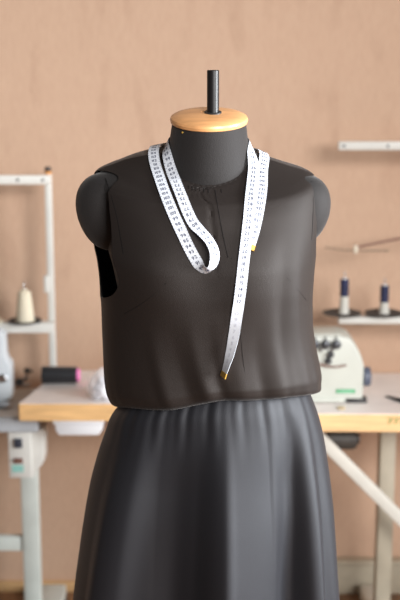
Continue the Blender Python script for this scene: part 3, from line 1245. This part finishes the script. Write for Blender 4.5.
add_bar(bm, pa + dirn * ((.698 - .02 - pa.z) / dirn.z), pe, .033, .022, (0, 1, 0), .004)
bm_obj('brace', bm, M['brace'], rt)
box('brace_bracket', (pa.x - .05, BRY - .02, .66), (pa.x + .06, BRY + .02, .7005), M['white_metal'], rt, .003)
box('brace_stub', (RX1 - .09, BRY - .012, pe.z - .03), (RX1 - .05, RLY + .002, pe.z + .03), M['white_metal'], rt, .003)

# motor under the table
mc = PY(342, 437, 3.22)
mo = thing('machine_motor', 'dark sewing machine motor hanging under the right table', 'motor', (mc.x, 3.22, .70))
bm = bmesh.new()
add_lathe(bm, [(0, 0), (.026, 0), (.031, .006), (.031, .075), (.026, .085), (0, .085)], (mc.x - .045, 3.22, mc.z - .004), (1, 0, 0), 32)
bm_obj('motor_housing', bm, M['motor'], mo)
lathe('pulley', [(0, 0), (.018, 0), (.014, .004), (.018, .008), (0, .008)], (mc.x + .040, 3.22, mc.z - .004), M['steel'], mo, (1, 0, 0), 28)
box('mounting_plate', (mc.x - .04, 3.19, mc.z + .02), (mc.x + .035, 3.25, .7003), M['motor'], mo, .003)

# ------------------------------------------------------------------ right: overlock machine
OY = PZ(330, 403, TZ).y
om = lambda py: zat(py, OY)
ox = lambda px: xat(px, 370, OY)
ol = thing('overlock_machine', 'cream white overlock machine with a green badge on the right table', 'overlock machine', (ox(315), OY + .1, TZ))
zb = TZ + .010
pts = [(ox(262), zb), (ox(363.5), zb), (ox(364), om(366)), (ox(362), om(359)), (ox(359), om(352)), (ox(354), om(344)), (ox(349), om(339)), (ox(342), om(336.5)),
       (ox(285), om(336.5)), (ox(270), om(340)), (ox(262), om(348))]
prism('body', pts, OY, OY + .12, M['machine'], ol, .006)
box('top_plate', (ox(290), OY + .01, om(336.5) - .002), (ox(341), OY + .11, om(335.5)), M['machine'], ol, .001)
box('bed_plate', (ox(262), OY - .006, TZ + .004), (ox(346), OY + .02, zb + .003), M['machine'], ol, .002)
for fx, fy in ((357, .002), (357, .13), (272, .002), (272, .13)):
    box('foot', (ox(fx) - .026, OY + fy - .003, TZ), (ox(fx) + .030, OY + fy + .03, TZ + .0125), M['dark'], ol, .002)
for px in (302, 314.5, 325, 335.5):
    t = lathe('tension_dial', [(0, 0), (.010, 0), (.010, .004), (.0125, .005), (.0128, .010), (.010, .014), (.005, .0155), (0, .0155)],
              (ox(px), OY, om(344)), M['dial'], ol, (0, -1, 0), 26)
    box('thread_post', (ox(px) - .0014, OY - .006, om(340)), (ox(px) + .0014, OY - .002, om(336)), M['dial'], t, 0)
for px in (320, 331.5):
    lathe('thread_guide', [(0, 0), (.005, 0), (.005, .005), (.003, .007), (0, .007)], (ox(px), OY, om(350)), M['steel'], ol, (0, -1, 0), 18)
bm = bmesh.new()
add_lathe(bm, [(0, 0), (.0095, 0), (.0095, .009), (.0075, .013), (0, .013)], (ox(330), OY, om(354)), (0, -1, 0), 26)
add_lathe(bm, [(0, 0), (.0085, 0), (.0085, .011), (.006, .014), (0, .014)], (ox(328), OY, om(360.5)), (0, -1, 0), 26)
bm_obj('looper_knob', bm, M['dial'], ol)
tube('guide_arm', [(ox(306), OY - .008, om(362)), (ox(318), OY - .009, om(363)), (ox(328), OY - .010, om(365.5)), (ox(337), OY - .009, om(366)), (ox(346), OY - .007, om(364.5))],
     .0026, M['brown'], ol)
bd = box('badge', (ox(336.5), OY - .002, om(393)), (ox(355.5), OY + .001, om(389.4)), M['green'], ol, .0005)
box('badge_lettering', (ox(338.5), OY - .0026, om(391.8)), (ox(353.5), OY - .0015, om(390.9)), M['badge_text'], bd, 0)
lathe('hand_wheel', [(0, 0), (.014, 0), (.024, .003), (.0265, .005), (.0265, .020), (.024, .023), (.012, .023), (.010, .020), (0, .020)],
      (ox(364), OY + .04, om(379) - .004), M['wheel'], ol, (1, 0, 0), 36)

# little things on the right table
p = PZ(341, 408.5, TZ)
bm = bmesh.new(); add_lathe(bm, [(0, 0), (.0118, 0), (.0125, .0015), (.010, .004), (.003, .005), (0, .0045)], (p.x, p.y, TZ), (0, 0, 1), 26)
tag(bm_obj('lid', bm, M['scrap']), 'small round tan lid on the table in front of the overlock machine', 'lid')
a, b = PZ(386.5, 397, TZ), PZ(403, 402.5, TZ)
tw = thing('tweezers', 'dark slim tweezers lying at the right frame edge on the table', 'tweezers', (a.x, a.y, TZ))
dv = (b - a).normalized()
sv = Vector((-dv.y, dv.x, 0))
E = a + dv * .13
for s in (-1, 1):
    tube('prong', [a + sv * s * .003 + Vector((0, 0, .0024)), a + dv * .05 + sv * s * .0065 + Vector((0, 0, .0042)), E + sv * s * .0035 + Vector((0, 0, .0034))],
         [.0018, .0036, .003], M['dark'], tw, 8)
lathe('joint', [(0, 0), (.0055, 0), (.0055, .006), (0, .006)], E + Vector((0, 0, .0004)), M['dark'], tw, (0, 0, 1), 16)

# ------------------------------------------------------------------ right: thread stand
PX2 = xat(520, 250)
SY2 = 3.40
s2 = thing('thread_stand', 'white metal thread stand at right, its shelf carrying two navy spools', 'thread stand', (PX2, SY2, TZ), 'white thread stands at the back wall')
bar('post', (PX2, SY2, TZ + .002), (PX2, SY2, zat(128, SY2)), .02, .02, M['white_metal'], s2, (0, 1, 0), .003)
box('post_foot', (PX2 - .025, SY2 - .022, TZ), (PX2 + .025, SY2 + .022, TZ + .008), M['white_metal'], s2)
z0, z1 = zat(150, SY2 - .02), zat(141.5, SY2 - .02)
x0 = PY(338.5, 146, SY2 - .02).x
tb = box('top_bar', (x0, SY2 - .026, z0), (PX2 + .2, SY2 - .0102, z1), M['white_metal'], s2, .0025)
for hx in (344, 388, 430):
    lathe('screw', [(0, 0), (.0042, 0), (.004, .0014), (0, .0017)], (PY(hx, 146, SY2 - .026).x, SY2 - .026, (z0 + z1) / 2), M['dial'], tb, (0, -1, 0), 16)
sy2 = SY2 - .03
z0, z1 = zat(322.5, sy2), zat(316, sy2)
# shelf bar with a slightly drooping left end
bm = bmesh.new()
add_box(bm, (PY(338, 319, sy2).x, SY2 - .05, z0), (PX2 + .2, SY2 - .0102, z1), .003)
bm_obj('shelf_bar', bm, M['white_metal'], s2)
bm = bmesh.new()
zt2 = z1
names = ['navy thread spool with white base nearest the dress, on the right stand', 'navy thread spool with white base nearest the right frame edge']
for i, px in enumerate((342, 384)):
    x = PY(px, 310, sy2).x
    zt = zt2 + (.004 if i == 0 else .004)
    t = lathe('spool_tray', [(0, 0), (.018, -.004), (.040, 0), (.0545, .004), (.0555, .0062), (.053, .0072), (.038, .0045), (0, .004)], (x, sy2, zt), M['tray'], s2, (0, 0, 1), 48)
    zs = zt + .0045
    dx = (2, 0)[i] * .0027
    top1 = zat((278.5, 285)[i], sy2)
    mid = zat((296, 302)[i], sy2)
    pin(x + dx, sy2, zs - .0005, top1 - zs + .022, s2)
    sp = thing('thread_spool', names[i], 'thread spool', (x + dx, sy2, zs), 'navy thread spools on the right stand')
    bm = bmesh.new()
    add_lathe_open(bm, [(.0034, 0), (.0155, 0), (.0155, .004), (.0138, .012), (.0128, mid - zs), (.0034, mid - zs)], (x + dx, sy2, zs))
    bm_obj('spool_base', bm, M['brace'], sp)
    prof = [(.0034, mid - zs)]
    for k in range(17):
        prof.append((.0122 + (.0004 if k % 2 else 0), mid - zs + .0008 + (top1 - mid - .003) * k / 16))
    prof += [(.0100, top1 - zs - .001), (.0034, top1 - zs - .001)]
    bm = bmesh.new(); add_lathe_open(bm, prof, (x + dx, sy2, zs)); bm_obj('thread', bm, M['navy'], sp)
    bm = bmesh.new(); add_lathe_open(bm, [(.0034, top1 - zs - .0009), (.0075, top1 - zs - .0009), (.007, top1 - zs + .001), (.0034, top1 - zs + .001)], (x + dx, sy2, zs))
    bm_obj('spool_tip', bm, M['white_plastic'], sp)
# guide arms
ga = PY(357.5, 247, SY2 - .02)
bm = bmesh.new()
add_tube(bm, [ga, PY(400, 238.5, SY2 - .012), Vector((PX2, SY2 - .008, PY(440, 231, SY2 - .008).z))], .0034, 10)
bm_obj('guide_arm', bm, M['brown'], s2)
tube('guide_rod', [PY(325, 247.5, SY2 - .024), PY(345, 250, SY2 - .024), PY(365, 250.7, SY2 - .024), PY(389, 250.7, SY2 - .024)], .0024, M['rod'], s2)
p = PY(355.5, 250, SY2 - .022)
cl = box('guide_clip', (p.x - .006, p.y - .008, p.z - .009), (p.x + .006, p.y + .008, p.z + .014), M['clip'], s2, .003)

# ------------------------------------------------------------------ light
w = bpy.data.worlds.new('world'); SC.world = w
w.use_nodes = True
bg = w.node_tree.nodes['Background']
bg.inputs['Color'].default_value = (1.0, .97, .95, 1)
bg.inputs['Strength'].default_value = .13


def area(name, loc, target, sx, sy, power, color):
    l = bpy.data.lights.new(name, 'AREA')
    l.shape = 'RECTANGLE'; l.size = sx; l.size_y = sy; l.energy = power; l.color = color
    o = bpy.data.objects.new(name, l); COL.objects.link(o)
    o.location = loc
    o.rotation_euler = (Vector(target) - Vector(loc)).to_track_quat('-Z', 'Y').to_euler()
    return o


side = area('window_light', (2.5, 1.3, 1.6), (0, .7, 1.1), 1.2, 1.6, 160, (.93, .97, 1))
side.data.spread = math.radians(120)
area('window_light', (1.9, -1.6, 2.6), (-.3, 3.1, .9), 2.2, 1.6, 270, (1, .985, .97))

SC.view_settings.view_transform = 'Standard'
SC.view_settings.look = 'None'
SC.view_settings.gamma = 1
SC.view_settings.use_curve_mapping = False
SC.view_settings.exposure = 0.0
